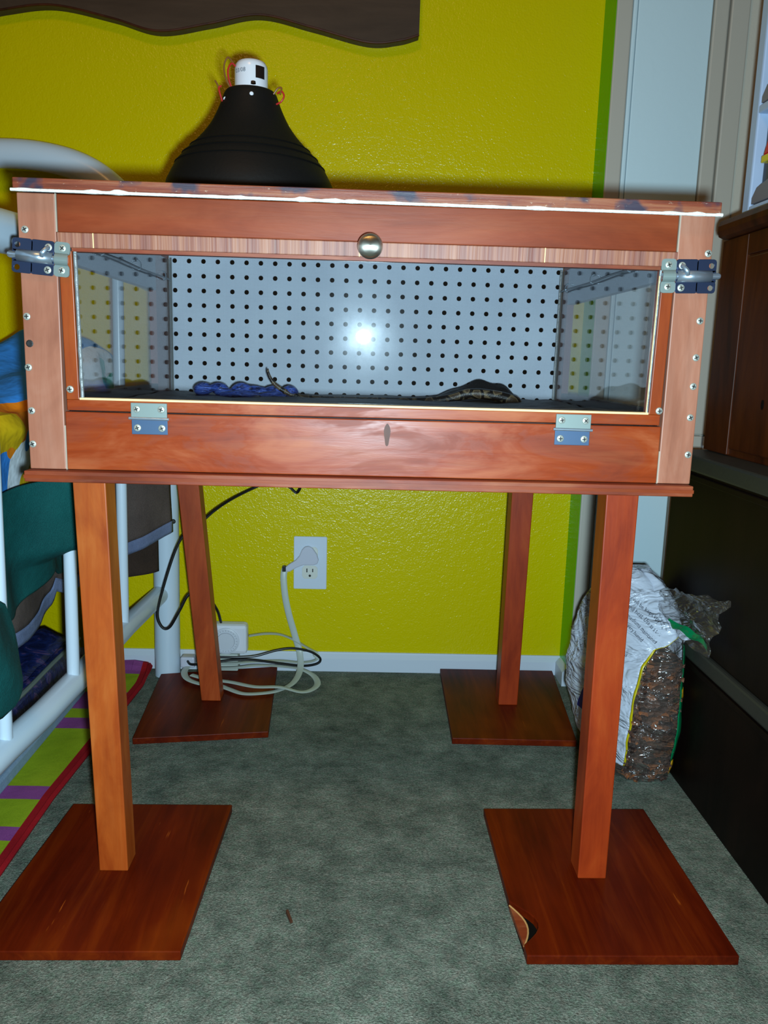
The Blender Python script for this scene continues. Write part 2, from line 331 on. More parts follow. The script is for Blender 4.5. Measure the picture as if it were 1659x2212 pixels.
# ---------------------------------------------------------------- mesh helpers
class MB:
    def __init__(s): s.v = []; s.f = []; s.mi = []; s.cur = 0
    def add(s, vs, fs):
        n = len(s.v); s.v += [tuple(p) for p in vs]; s.f += [tuple(i+n for i in f) for f in fs]; s.mi += [s.cur]*len(fs); return s
    def hexa(s, p):   # 8 points: bottom 4 ccw, top 4 ccw
        return s.add(p, [(3,2,1,0),(4,5,6,7),(0,1,5,4),(1,2,6,5),(2,3,7,6),(3,0,4,7)])
    def box(s, x0, x1, y0, y1, z0, z1):
        return s.hexa([(x0,y0,z0),(x1,y0,z0),(x1,y1,z0),(x0,y1,z0),(x0,y0,z1),(x1,y0,z1),(x1,y1,z1),(x0,y1,z1)])
    def prism(s, poly, a, b, fn):  # poly of 2D points, fn(u, v, t) -> xyz
        n = len(poly); vs = [fn(u, v, a) for u, v in poly]+[fn(u, v, b) for u, v in poly]
        fs = [tuple(range(n))[::-1], tuple(range(n, 2*n))]+[(i, (i+1)%n, n+(i+1)%n, n+i) for i in range(n)]
        return s.add(vs, fs)
    def tube(s, pts, r, seg=10, cap=True):
        pts = [Vector(p) for p in pts]; n = len(pts); rs = r if isinstance(r, (list, tuple)) else [r]*n
        up = None; rings = []
        for i, p in enumerate(pts):
            t = (pts[min(i+1, n-1)]-pts[max(i-1, 0)]).normalized()
            if up is None: up = t.orthogonal().normalized()
            up = (up-t*up.dot(t)).normalized(); sd = t.cross(up)
            rings.append([p+(up*math.cos(2*math.pi*k/seg)+sd*math.sin(2*math.pi*k/seg))*rs[i] for k in range(seg)])
        vs = [q for rg in rings for q in rg]; fs = []
        for i in range(n-1):
            for k in range(seg):
                k2 = (k+1) % seg; fs.append((i*seg+k, i*seg+k2, (i+1)*seg+k2, (i+1)*seg+k))
        if cap: fs += [tuple(range(seg))[::-1], tuple((n-1)*seg+k for k in range(seg))]
        return s.add(vs, fs)
    def ribbon(s, pts, w, t):   # flat cord, wide side roughly vertical-free (perp. to path and z)
        pts = [Vector(p) for p in pts]; n = len(pts); vs = []; prev = None
        for i, p in enumerate(pts):
            d = (pts[min(i+1, n-1)]-pts[max(i-1, 0)]).normalized()
            side = d.cross(Vector((0, 0, 1))) if abs(d.z) < .75 else d.cross(Vector((0, 1, 0)))
            if side.length < 1e-4: side = prev
            side.normalize()
            if prev is not None:
                if side.dot(prev) < 0: side = -side
                side = (side+prev*1.2).normalized(); side = (side-d*side.dot(d)).normalized()
            prev = side; nn = side.cross(d).normalized()
            for k in range(10):
                a = 2*math.pi*k/10; vs.append(p+side*math.cos(a)*w/2+nn*math.sin(a)*t/2)
        fs = [(i*10+k, i*10+(k+1)%10, (i+1)*10+(k+1)%10, (i+1)*10+k) for i in range(n-1) for k in range(10)]
        fs += [tuple(range(10))[::-1], tuple((n-1)*10+k for k in range(10))]
        return s.add(vs, fs)
    def lathe(s, prof, c, axis='z', seg=32):   # prof [(r, h)]
        vs = []; c = Vector(c)
        for r, h in prof:
            for k in range(seg):
                a = 2*math.pi*k/seg; u, v = r*math.cos(a), r*math.sin(a)
                vs.append(c+(Vector((u, v, h)) if axis == 'z' else Vector((u, -h, v)) if axis == '-y' else Vector((h, u, v))))
        n = len(prof)
        fs = [(i*seg+k, i*seg+(k+1)%seg, (i+1)*seg+(k+1)%seg, (i+1)*seg+k) for i in range(n-1) for k in range(seg)]
        if prof[0][0] > 1e-5: fs.append(tuple(range(seg))[::-1])
        if prof[-1][0] > 1e-5: fs.append(tuple((n-1)*seg+k for k in range(seg)))
        return s.add(vs, fs)
    def grid(s, nu, nv, fn, close=False):
        vs = [fn(i/(nu-1) if not close else i/nu, j/(nv-1)) for j in range(nv) for i in range(nu)]
        fs = []
        for j in range(nv-1):
            for i in range(nu if close else nu-1):
                i2 = (i+1) % nu; fs.append((j*nu+i, j*nu+i2, (j+1)*nu+i2, (j+1)*nu+i))
        return s.add(vs, fs)
    def build(s, name, mat, parent=None, smooth=False, bevel=0, solid=0, kind=None, loc=None):
        me = bpy.data.meshes.new(name); me.from_pydata([tuple(p) for p in s.v], [], s.f)
        for m_ in (mat if isinstance(mat, list) else [mat]): me.materials.append(m_)
        me.polygons.foreach_set('material_index', s.mi)
        bm = bmesh.new(); bm.from_mesh(me); bmesh.ops.recalc_face_normals(bm, faces=bm.faces)
        if smooth:
            for f in bm.faces: f.smooth = True
            for e in bm.edges:
                if len(e.link_faces) == 2 and e.calc_face_angle(0) > .7: e.smooth = False
        bm.to_mesh(me); bm.free()
        o = bpy.data.objects.new(name, me); COL.objects.link(o)
        if loc is not None: o.location = loc
        if parent:
            o.parent = parent; o.matrix_parent_inverse = wm(parent).inverted()
        if solid:
            md = o.modifiers.new('solid', 'SOLIDIFY'); md.thickness = solid; md.offset = 0
        if bevel:
            md = o.modifiers.new('bevel', 'BEVEL'); md.width = bevel; md.segments = 2; md.limit_method = 'ANGLE'; md.angle_limit = .6
        if kind: o['kind'] = kind
        return o
def wm(o):
    m_ = o.matrix_basis.copy()
    if o.parent: m_ = wm(o.parent) @ o.matrix_parent_inverse @ m_
    return m_
def thing(name, label, cat, loc=(0,0,0), group=None):
    o = bpy.data.objects.new(name, None); COL.objects.link(o); o.location = loc; o.empty_display_size = .03
    o['label'] = label; o['category'] = cat
    if group: o['group'] = group
    return o
def tag(o, label, cat, group=None):
    o['label'] = label; o['category'] = cat
    if group: o['group'] = group
    return o
def struct(o): o['kind'] = 'structure'; return o
def child_copy(src, parent, loc, rot=None):
    c = src.copy(); COL.objects.link(c); c.parent = parent
    c.matrix_parent_inverse = wm(parent).inverted(); c.location = loc
    if rot is not None: c.rotation_euler = rot
    return c
def catmull(pts, n=8):
    P = [Vector(p) for p in pts]; out = []
    for i in range(len(P)-1):
        a, b, c, d = P[max(i-1,0)], P[i], P[i+1], P[min(i+2, len(P)-1)]
        for k in range(n):
            t = k/n
            out.append(.5*((2*b)+(c-a)*t+(2*a-5*b+4*c-d)*t*t+(3*b-a-3*c+d)*t**3))
    out.append(P[-1]); return out
def interp(tab, x):
    if x <= tab[0][0]: return tab[0][1]
    for (a, p), (b, q) in zip(tab, tab[1:]):
        if x <= b: return p+(q-p)*(x-a)/(b-a)
    return tab[-1][1]
def nz(x, y=0, z=0): return noise.noise(Vector((x, y, z)))
def plate_hole(mb, poly, c, r, y0, y1, n=24):
    """polygonal plate (x,z) with a round hole, thickness y0..y1"""
    angs = sorted(set([2*math.pi*k/n for k in range(n)]+[math.atan2(p[1]-c[1], p[0]-c[0]) % (2*math.pi) for p in poly]))
    outer = []
    for a in angs:
        d = (math.cos(a), math.sin(a)); best = None
        for (x1, z1), (x2, z2) in zip(poly, poly[1:]+poly[:1]):
            ex, ez = x2-x1, z2-z1; den = d[0]*ez-d[1]*ex
            if abs(den) < 1e-12: continue
            t = ((x1-c[0])*ez-(z1-c[1])*ex)/den; s_ = ((x1-c[0])*d[1]-(z1-c[1])*d[0])/den
            if t > 0 and -1e-6 <= s_ <= 1+1e-6 and (best is None or t < best): best = t
        outer.append((c[0]+d[0]*best, c[1]+d[1]*best))
    inner = [(c[0]+r*math.cos(a), c[1]+r*math.sin(a)) for a in angs]; k = len(angs)
    vs = [(x, y, z) for y in (y0, y1) for ring in (outer, inner) for x, z in ring]; fs = []
    for i in range(k):
        j = (i+1) % k
        fs += [(i, j, k+j, k+i), (2*k+i, 3*k+i, 3*k+j, 2*k+j), (i, 2*k+i, 2*k+j, j), (k+i, k+j, 3*k+j, 3*k+i)]
    mb.add(vs, fs)
def text_pts(body, size):
    cu = bpy.data.curves.new('t', 'FONT'); cu.body = body; cu.size = size; cu.resolution_u = 2
    o = bpy.data.objects.new('t', cu); COL.objects.link(o)
    me = o.to_mesh(); vs = [tuple(v.co) for v in me.vertices]; fs = [tuple(p.vertices) for p in me.polygons]
    o.to_mesh_clear(); bpy.data.objects.remove(o); bpy.data.curves.remove(cu); return vs, fs

# ================================================================ THE ROOM
FWY = .725     # wall with the closet door, facing the camera
struct(MB().box(-2.6, 2.3, -3.2, 1.0, -.05, 0).build('floor', M['carpet']))
struct(MB().box(-2.6, 2.3, -3.2, 1.0, 2.4, 2.45).build('ceiling', M['ceil']))
struct(MB().box(-2.6, .806, .804, .90, 0, 2.4).build('wall_back', M['yellow']))
struct(MB().box(.806, .8062+.005, FWY, .90, 0, 2.4).build('wall_return', M['green']))
struct(MB().box(.811, 2.3, FWY+.012, .90, 0, 2.4).build('wall_closet', M['wallwhite']))
struct(MB().box(-2.65, -2.6, -3.2, .9, 0, 2.4).build('wall_left', M['yellow']))
struct(MB().box(2.3, 2.35, -3.2, .9, 0, 2.4).build('wall_right', M['wallwhite']))
struct(MB().box(-2.6, 2.3, -3.25, -3.2, 0, 2.4).build('wall_front', M['wallwhite']))
def base_prof(x0, x1, y, z1, t):    # baseboard on the back wall
    poly = [(0,0),(t,0),(t,z1-.012),(t*.45,z1-.003),(t*.3,z1),(0,z1)]
    return MB().prism(poly, x0, x1, lambda u, v, a: (a, y-u, v))
struct(base_prof(-2.6, .806, .804, .041, .012).build('baseboard_back', M['base_white']))
struct(MB().prism([(0,0),(.011,0),(.011,.030),(.005,.038),(0,.041)], FWY+.005, .792, lambda u, v, a: (.806-u, a, v)).build('baseboard_return', M['base_white']))
# closet door and its casing
struct(MB().box(.8065, .836, FWY-.004, FWY+.012, 0, 2.1).build('trim_1', M['casing'], bevel=.003))
struct(MB().box(.837, .8455, FWY-.002, FWY+.012, 0, 2.08).build('trim_2', M['doorwhite'], bevel=.0025))
struct(MB().box(.847, .984, FWY+.001, FWY+.012, .01, 2.06).build('door_1', M['doorwhite'], bevel=.002))
struct(MB().box(.9855, 1.013, FWY-.004, FWY+.012, .0, 2.1).build('trim_3', M['casing'], bevel=.003))
struct(MB().box(1.0165, 1.052, FWY-.004, FWY+.012, .538, 2.1).build('trim_4', M['casing'], bevel=.003))
struct(MB().box(1.0165, 1.040, FWY-.004, FWY+.012, 0, .536).build('trim_5', M['casing'], bevel=.002))
struct(MB().box(1.042, 1.30, FWY-.006, FWY+.012, 0, .535).build('trim_6', M['base_white'], bevel=.002))

# ================================================================ THE CABINET
cab = thing('terrarium_cabinet', 'stained wooden reptile cabinet with glass drop-down door, standing on four legs with square plywood feet', 'cabinet', (.365, .31, 0))
W = .7287
def stile(x0, x1, parent=cab):
    return MB().box(x0, x1, 0, .018, .542, .8285).build('stile', M['stile_wood'], parent, bevel=.0012)
stile(0, .0389); stile(.6917, W)
# top board (rises a little towards the back)
MB().hexa([(.001,-.012,.8305),(.7295,-.012,.8285),(.7295,.64,.842),(.001,.64,.842),(.001,-.012,.841),(.7295,-.012,.840),(.7295,.64,.852),(.001,.64,.852)]).build('top_board', M['top_edge'], cab, bevel=.0012)
# lumpy caulk bead under the front edge of the top board
mb = MB(); n = 160
pts = []; rs = []
for i in range(n+1):
    x = -.001+.732*i/n; lump = max(0, nz(x*42, 3)-.05)*2.4*(.5+abs(nz(x*170, 2))*1.5)+(.9 if abs(x-.335) < .022 else 0)*abs(nz(x*160, 1))
    pts.append((x, -.0115, .8290-.0019*i/n+.0010*lump)); rs.append(.0016+.0018*lump)
mb.tube(pts, rs, 8).build('caulk_bead', M['caulk'], cab, smooth=True)
MB().box(.0402, .6905, .0008, .018, .7905, .8285).build('top_rail', M['rail_wood'], cab, bevel=.0012)
MB().box(.0398, .6910, .0008, .018, .542, .6050).build('lower_rail', M['rail_low_wood'], cab, bevel=.0012)
for x0, z0, z1 in ((.0390, .7905, .8285), (.0390, .542, .590), (.6908, .7905, .8285), (.6908, .542, .578)):
    MB().box(x0, x0+.0011, -.0003, .016, z0, z1).build('filled_seam', M['seam'], cab)
MB().box(-.002, .728, -.013, .64, .5295, .5415).build('bottom_board', M['ply_edge'], cab, bevel=.001)
MB().box(-.0022, .7282, -.0142, -.012, .5335, .5372).build('bottom_board_ply', M['rail_wood'], cab)
# sides: wooden frames with a pane on the inside
for s_ in (0, 1):
    X = (lambda a: a) if s_ == 0 else (lambda a: W-a)
    def sbox(a, b, y0, y1, z0, z1, nm, mat):
        xa, xb = sorted((X(a), X(b))); return MB().box(xa, xb, y0, y1, z0, z1).build(nm, mat, cab, bevel=.0006)
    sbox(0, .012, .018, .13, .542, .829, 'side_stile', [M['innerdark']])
    sbox(0, .012, (.53 if s_ == 0 else .578), .622, .542, .838, 'side_stile', [M['innerpink']])
    sbox(0, .012, .13, (.53 if s_ == 0 else .578), .772, .834, 'side_rail', [M['innerwhite']])
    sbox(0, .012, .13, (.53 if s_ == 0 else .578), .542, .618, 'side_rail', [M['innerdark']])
    sbox(.0126, .0141, .022, .6215, .548, .832, 'side_pane', [M['side_glass']])
    # sagging heating wire on hooks along the top of the side
    p = catmull([(X(.0195), .04, .797), (X(.0195), .16, .7945), (X(.0195), .30, .7960), (X(.0195), .42, .7945), (X(.0195), .55, .7960), (X(.0195), .600, .7950)], 6)
    MB().tube(p, .0015, 6).build('heating_wire', M['steelwire'], cab, smooth=True)
    for y in (.22, .40, .56):
        MB().tube(catmull([(X(.0155), y, .806), (X(.0190), y, .805), (X(.0215), y, .800), (X(.0205), y, .7935), (X(.0170), y, .7925)], 4), .0011, 6).build('wire_hook', M['steel'], cab, smooth=True)
    MB().tube([(X(.0165), .6195, z) for z in (.56, .65, .75, .835)], .0022, 6).build('corner_bead', M['silicone'], cab, smooth=True)
# inner ceiling
MB().hexa([(.013,.02,.826),(W-.013,.02,.826),(W-.013,.622,.8405),(.013,.622,.8405),(.013,.02,.8285),(W-.013,.02,.8285),(W-.013,.622,.8418),(.013,.622,.8418)]).build('inner_ceiling', M['innerwhite'], cab)
# pegboard back with real holes
mb = MB(); g = .0254; px, pz = .0228, .8308
for i in range(28):
    for j in range(11):
        cx, cz = px+g*i-.0, pz-g*j
        x0 = cx-g/2 if i else .0125; x1 = min(cx+g/2, W-.0125); z0 = cz-g/2; z1 = cz+g/2 if j else .8405
        if x1-cx < .004: 
            continue
        plate_hole(mb, [(x0,z0),(x1,z0),(x1,z1),(x0,z1)], (cx, cz), .0042, .6235, .6275, 12)
pegb = mb.build('pegboard_back', M['peg'], cab)
MB().box(.0125, W-.0125, .629, .631, .545, .842).build('hole_shade_sheet', M['shadeblack'], cab)  # added dark sheet, paints the shade seen through the peg holes
# legs and feet
def leg(b, t, mat, z1=.5295):
    (x0,x1,y0,y1) = b; (X0,X1,Y0,Y1) = t
    return MB().hexa([(x0,y0,.012),(x1,y0,.012),(x1,y1,.012),(x0,y1,.012),(X0,Y0,z1),(X1,Y0,z1),(X1,Y1,z1),(X0,Y1,z1)]).build('leg', mat, cab, bevel=.0015)
leg((.036,.0725,.064,.101), (.0165,.0555,.080,.118), M['leg_wood_l'])
leg((.655,.692,.057,.095), (.6605,.7005,.080,.118), M['leg_wood_r'])
leg((.064,.101,.600,.638), (.016,.056,.600,.638), M['leg_wood_b'])
leg((.640,.677,.602,.640), (.6435,.6845,.600,.638), M['leg_wood_r'])
def footb(poly):
    return MB().prism(poly, 0, .012, lambda u, v, t: (u, v, t)).build('foot_board', M['foot_wood'], cab, bevel=.0012)
footb([(-.068,-.083),(.171,-.081),(.181,.227),(-.052,.225)])
notch = [(.5562+.0052*k/8+(.026*math.sin(math.pi*k/8)), .010-.075*k/8) for k in range(9)]
footb([(.561,-.084),(.805,-.083),(.800,.229),(.5565,.225)]+[(.5572,.012)]+notch[1:-1]+[(.5607,-.066)])
footb([(-.024,.438),(.207,.472),(.191,.786),(-.045,.733)])
footb([(.534,.457),(.756,.453),(.788,.788),(.543,.789)])
# torn pale lip in the notch of the right front foot
ps = [(.5572+.0045*k/10+.0125*math.sin(math.pi*k/10), .008-.072*k/10) for k in range(11)]
MB().prism(ps, .0005, .0075, lambda u, v, t: (u, v, t)).build('torn_splinter', M['ply_edge'], cab)
MB().tube([(x, y, .0078) for x, y in ps], .0011, 6).build('torn_edge', M['rawchip'], cab, smooth=True)
MB().prism([(.5575, .009)]+[(p[0]-.0006, p[1]) for p in notch[1:-1]]+[(.5610, -.064)], .0003, .0022, lambda u, v, t: (u, v, t)).build('notch_shade_fill', M['shadeblack'], cab)  # dark fill, paints the shadowed crevice of the notch
knot = MB(); kp = [(.3885+.0034*math.cos(a)*(1+.2*math.sin(3*a)), .5885+.0125*math.sin(a)) for a in [k*math.pi/9 for k in range(18)]]
knot.prism(kp, .0005, .0010, lambda u, v, t: (u, t, v)).build('knot', M['dresser_wood'], cab)
# --- screws
def screw_mesh():
    mb = MB(); mb.cur = 0
    mb.lathe([(.0001, .0016), (.0022, .0015), (.0036, .0009), (.0040, 0)], (0,0,0), '-y', 20)
    mb.cur = 1
    for a in (.5, .5+math.pi/2):
        c, s_ = math.cos(a), math.sin(a); L, wd = .0023, .00055
        q = [(c*L-s_*wd, s_*L+c*wd), (c*L+s_*wd, s_*L-c*wd), (-c*L+s_*wd, -s_*L-c*wd), (-c*L-s_*wd, -s_*L+c*wd)]
        mb.prism(q, -.0014, -.00175, lambda u, v, t: (u, t, v))
    return mb
scr = screw_mesh().build('screw', [M['screw'], M['screwdark']], cab, smooth=True)
scr.location = (.007, .0002, .792)
for x, z in ((.0045,.704),(.0035,.651),(.0045,.605),(.004,.569),(.7245,.790),(.7225,.720),(.722,.681),(.722,.650),(.722,.616),(.7235,.575)):
    child_copy(scr, cab, (x, .0002, z), (0, random.uniform(0, 1.5), 0))
MB().lathe([(.0001,.0003),(.0028,.0004),(.0040,0)], (.006,0,.676), '-y', 10).build('dug_out_hole', M['screwdark'], cab)
# --- the door, hinged below and leaning a little forward
door = bpy.data.objects.new('door', None); COL.objects.link(door); door.parent = cab
door.matrix_parent_inverse = wm(cab).inverted(); door.location = (.365, 0, .606); door.rotation_euler = (0, 0, 0)
def dpart(mb, name, mat, **k): return mb.build(name, mat, door, **k)
door['label'] = 'glazed drop-down door framed in orange stained wood'
dpart(MB().box(.0425, .6885, 0, .018, .6065, .6180), 'door_bottom_rail', M['rail_low_wood'], bevel=.0008)
dpart(MB().box(.0425, .0560, 0, .018, .6180, .7715), 'door_stile', M['door_wood'], bevel=.0008)
dpart(MB().box(.6755, .6885, 0, .018, .6180, .7715), 'door_stile', M['door_wood'], bevel=.0008)
dpart(MB().box(.0425, .6885, -.002, .018, .7745, .7895), 'door_top_rail', M['ply_face'], bevel=.0008)
dpart(MB().box(.0560, .6780, .001, .018, .7710, .7745), 'door_top_lip', M['ply_edge'])
for x in (.079, .3535, .5478):
    dpart(MB().box(x, x+.0011, -.0024, -.001, .7747, .7893), 'filler_mark', M['raw'])
ga, gb = .0095-.0043, .0095+.0043   # the pane sits slightly askew in its rebate
dpart(MB().hexa([(.0560,ga,.6180),(.6755,gb,.6180),(.6755,gb+.002,.6180),(.0560,ga+.002,.6180),(.0560,ga,.7715),(.6755,gb,.7715),(.6755,gb+.002,.7715),(.0560,ga+.002,.7715)]), 'glass_pane', M['glass'])
dpart(MB().box(.0560, .6755, .0012, .009, .6178, .6202), 'glazing_edge', M['raw'])
dpart(MB().box(.6726, .6733, .0012, .0030, .6202, .765), 'glazing_edge', M['raw'])
dpart(MB().tube([(.0582+.0006*nz(i*.9), .004, .620+.0755*i/15*2) for i in range(16)], [.0022+.0008*nz(i*1.7) for i in range(16)], 8), 'glazing_silicone', M['silicone'], smooth=True)
dpart(MB().tube([(.6745+.0006*nz(i*.7+4), .004, .620+.0755*i/15*2) for i in range(16)], [.0018+.0006*nz(i*1.3) for i in range(16)], 8), 'glazing_silicone', M['silicone'], smooth=True)
for x, z in ((.0470, .6290), (.6865, .6225)):
    child_copy(scr, door, (x, -.0002, z), (0, .4, 0))
dpart(MB().lathe([(.0045,.002),(.0045,.010),(.0065,.013),(.0122,.0165),(.0130,.0195),(.0118,.0235),(.0080,.0262),(.0001,.0275)], (.3650,0,.7840), '-y', 40), 'knob', M['nickel'], smooth=True)
door.rotation_euler = (math.radians(2.2), 0, 0)
# --- hinges
def hinge(x0):
    h = bpy.data.objects.new('hinge', None); COL.objects.link(h); h.parent = cab
    h.matrix_parent_inverse = wm(cab).inverted(); h.location = (x0+.019, 0, .6)
    MB().box(x0, x0+.0385, -.0034, -.0006, .6010, .6165).build('hinge_leaf', M['leafsteel'], h, bevel=.0004)
    MB().box(x0, x0+.0385, -.0014, 0, .5825, .5990).build('hinge_leaf', M['leafblue'], h, bevel=.0004)
    MB().tube([(x0-.0022, -.0035, .6000), (x0+.0405, -.0035, .5995)], .0017, 12).build('hinge_pin', M['steel'], h, smooth=True)
    for dx in (.0062, .0325):
        child_copy(scr, h, (x0+dx, -.0033, .6098), (0, random.random()*2, 0)); child_copy(scr, h, (x0+dx, -.0013, .5895), (0, random.random()*2, 0))
hinge(.1115); hinge(.5730)
# --- barrel bolts: local x to the outside of the cabinet
def rrect(x0, x1, z0, z1, c):
    return [(x0+c,z0),(x1-c,z0),(x1-c*.3,z0+c*.3),(x1,z0+c),(x1,z1-c),(x1-c*.3,z1-c*.3),(x1-c,z1),(x0+c,z1),(x0+c*.3,z1-c*.3),(x0,z1-c),(x0,z0+c),(x0+c*.3,z0+c*.3)]
def latch(cx, cz, sgn, rot):
    h = bpy.data.objects.new('barrel_bolt', None); COL.objects.link(h); h.parent = cab
    h.matrix_parent_inverse = wm(cab).inverted(); h.location = (cx, 0, cz)
    S = lambda mb: MB().add([(cx+sgn*x, y, cz+z) for x, y, z in mb.v], mb.f)
    def part(mb, name, mat, **k): return S(mb).build(name, mat, h, **k)
    mb = MB()
    for z0, z1, hz in ((.0040, .0175, .0108), (-.0175, -.0045, -.0120)):
        plate_hole(mb, rrect(.0075, .0285, z0, z1, .003), (.0232, hz), .0029, -.0042, -.0030)
        mb.prism(rrect(-.0145, .0090, z0, z1, .0022), -.0042, -.0030, lambda u, v, t: (u, t, v))
    mb.box(-.0145, .0285, -.0042, -.0030, -.006, .006)
    part(mb, 'bolt_plate', M['darksteel'], bevel=.0004)
    mb = MB()   # raised housing over the rod
    mb.grid(13, 2, lambda u, v: (-.0140+.0370*v, -.0036-.0058*math.sin(math.pi*u), .0058*math.cos(math.pi*u)))
    part(mb, 'bolt_housing', M['steel'], smooth=True, solid=.0010)
    part(MB().tube([(-.0295, -.0055, 0), (.0300, -.0055, 0), (.0322, -.0055, 0)], [.0034, .0034, .0024], 14), 'bolt_rod', M['steel'], smooth=True)
    part(MB().tube(catmull([(-.0040, -.009, .001), (-.0050, -.0115, .0045), (-.0080, -.0100, .0085), (-.0095, -.0070, .0105)], 4), .0024, 8), 'bolt_knob', M['steel'], smooth=True)
    mb = MB()
    for z0, z1 in ((.0048, .0172), (-.0172, -.0055)):
        mb.prism(rrect(-.0320, -.0165, z0, z1, .0028), -.0088, -.0070, lambda u, v, t: (u, t, v))
    mb.grid(11, 2, lambda u, v: (-.0310+.0135*v, -.0080-.0045*math.sin(math.pi*u), .0060*math.cos(math.pi*u)))
    part(mb, 'keeper', M['leafsteel'], solid=.0006)
    for x, z in ((-.0245, .0112), (-.0245, -.0112), (-.0085, .0110), (-.0085, -.0118)):
        child_copy(scr, h, (cx+sgn*x, -.0040 if x > -.02 else -.0087, cz+z), (0, random.random()*2, 0))
    h.rotation_euler = (0, rot, 0)
latch(.0225, .7640, -1, -math.radians(-4.5)); latch(.7050, .7655, 1, math.radians(-1.5))

# ================================================================ INSIDE THE CABINET
def liner_h(x, y):
    h = .6035+.0025*nz(x*30, y*30)+.002*nz(x*9+5, y*12)-.000*y
    h += .033*math.exp(-((x-.565)/.030)**2)*math.exp(-((y-.530)/.020)**2)
    h += .016*math.exp(-((x-.520)/.035)**2)*math.exp(-((y-.525)/.022)**2)
    h += .022*math.exp(-((x-.605)/.020)**2)*math.exp(-((y-.525)/.018)**2)
    h += .008*math.exp(-((x-.68)/.03)**2)*math.exp(-((y-.25)/.05)**2)
    return h
mb = MB(); NX, NY = 150, 60
mb.grid(NX, NY, lambda u, v: (.0165+.6955*u, .024+.594*v, liner_h(.0165+.6955*u, .024+.594*v)))
mb.grid(2, 2, lambda u, v: (.0165+.6955*u, .024+.594*v, .543))
b0 = lambda u, y: [( .0165+.6955*u, y, .543), (.0165+.6955*u, y, liner_h(.0165+.6955*u, y))]
mb.grid(40, 2, lambda u, v: b0(u, .024)[1 if v else 0]); mb.grid(40, 2, lambda u, v: b0(u, .618)[1 if v else 0])
tag(mb.build('cage_liner', M['liner'], smooth=True), 'crumpled black cloth bedding covering the floor inside the reptile cabinet', 'bedding')
mb = MB()
bl = catmull([(.085,.485,.606), (.100,.485,.613), (.120,.482,.614), (.138,.484,.607), (.155,.484,.612), (.172,.485,.615), (.188,.486,.608), (.205,.486,.612), (.222,.486,.608), (.236,.486,.612), (.249,.487,.604)], 5)
mb.tube(bl, [.006+.0062*abs(math.sin(i*.36+.3)) for i in range(len(bl))], 14)
mb.tube(catmull([(.13,.462,.603), (.16,.458,.607), (.19,.46,.604), (.215,.462,.607), (.235,.462,.602)], 5), .0060, 10)
tag(mb.build('blue_cloth', M['blue'], smooth=True), 'shiny blue rumpled cloth lying on the black bedding in the left half of the cabinet', 'cloth')
sp = catmull([(.2045,.478,.6490), (.2050,.478,.6420), (.2100,.478,.6310), (.2190,.478,.6210), (.2340,.478,.6120), (.2520,.480,.6050), (.300,.49,.601), (.38,.50,.600), (.46,.49,.601), (.505,.488,.6065), (.530,.488,.6145), (.552,.488,.6170), (.575,.488,.6150), (.595,.488,.6120), (.612,.489,.6080), (.622,.500,.604), (.615,.530,.600)], 6)
n = len(sp); rs = [interp([(0,.0010),(.06,.0022),(.18,.0036),(.35,.0050),(.55,.0085),(.8,.0095),(.93,.0090),(.97,.0062),(1,.003)], i/(n-1)) for i in range(n)]
tag(MB().tube(sp, rs, 14).build('snake', M['snake'], smooth=True), 'brown and tan patterned python on the black bedding, thin tail raised at its left end', 'snake')
# tiny dark debris stuck near the top of the pegboard would be specks: left to the holes

# ================================================================ HEAT LAMP
lamp = thing('heat_lamp', 'black domed heat lamp with white ceramic socket standing on top of the cabinet', 'lamp', (.200, .300, .847))
LC = (.2005, .30, 0)
prof = [(.1150,.8475),(.1165,.856),(.1175,.870),(.1165,.885),(.1130,.899),(.1085,.908),(.1035,.917),(.0975,.9266),(.0945,.9295),(.0905,.934),(.0865,.9385),(.0835,.9415),(.0765,.948),(.0700,.955),(.0635,.962),(.0580,.969),(.0530,.976),(.0488,.9835),(.0450,.991),(.0418,.998),(.0390,1.005),(.0372,1.010),(.0352,1.0150),(.0325,1.0185),(.0225,1.0200),(.0001,1.0200)]
MB().lathe(prof, LC, 'z', 64).build('dome', M['domeblack'], lamp, smooth=True)
for z, r in ((.934, .0912), (.9445, .0808), (.922, .1008)):
    MB().lathe([(r-.001,z-.0014),(r+.0012,z),(r-.002,z+.0014)], LC, 'z', 64).build('dome_ridge', M['domeblack'], lamp, smooth=True)
MB().lathe([(.0222,1.0195),(.0222,1.046),(.0212,1.051),(.0188,1.0550),(.0140,1.0572),(.0001,1.0580)], (.2015,.30,0), 'z', 40).build('socket', M['ceramic'], lamp, smooth=True)
def cyl(r, a, z, c=(.2015,.30)): return (c[0]+r*math.sin(a), c[1]-r*math.cos(a), z)
mb = MB(); mb.grid(8, 2, lambda u, v: cyl(.0226, .38+.62*u, 1.0315+.0155*v)); mb.build('socket_sticker', M['labelblack'], lamp, smooth=True)
vs, fs = text_pts('03/08', .0075)
MB().add([cyl(.02245, -.98+x/.0222, 1.0385+y) for x, y, z in vs], fs).build('socket_print', M['ink'], lamp)
for a, z in ((.16, 1.0065), (-.9, 1.003)):
    MB().lathe([(.0001,.0012),(.0022,.001),(.0028,0)], cyl(.0385, a, z, (.2005,.30)), '-y', 12).build('rivet', M['ceramic'], lamp, smooth=True)
MB().lathe([(.0001,.004),(.0030,.003),(.0034,0)], cyl(.0300, .25, 1.0212, (.2005,.30)), 'z', 12).build('bolt_head', M['labelblack'], lamp, smooth=True)
def wire(name, pts, mat, r=.0012): MB().tube(catmull(pts, 6), r, 8).build(name, mat, lamp, smooth=True)
wire('wire', [(.176,.285,1.019), (.170,.282,1.030), (.168,.282,1.045), (.173,.283,1.056), (.180,.288,1.050)], M['wirebrown'])
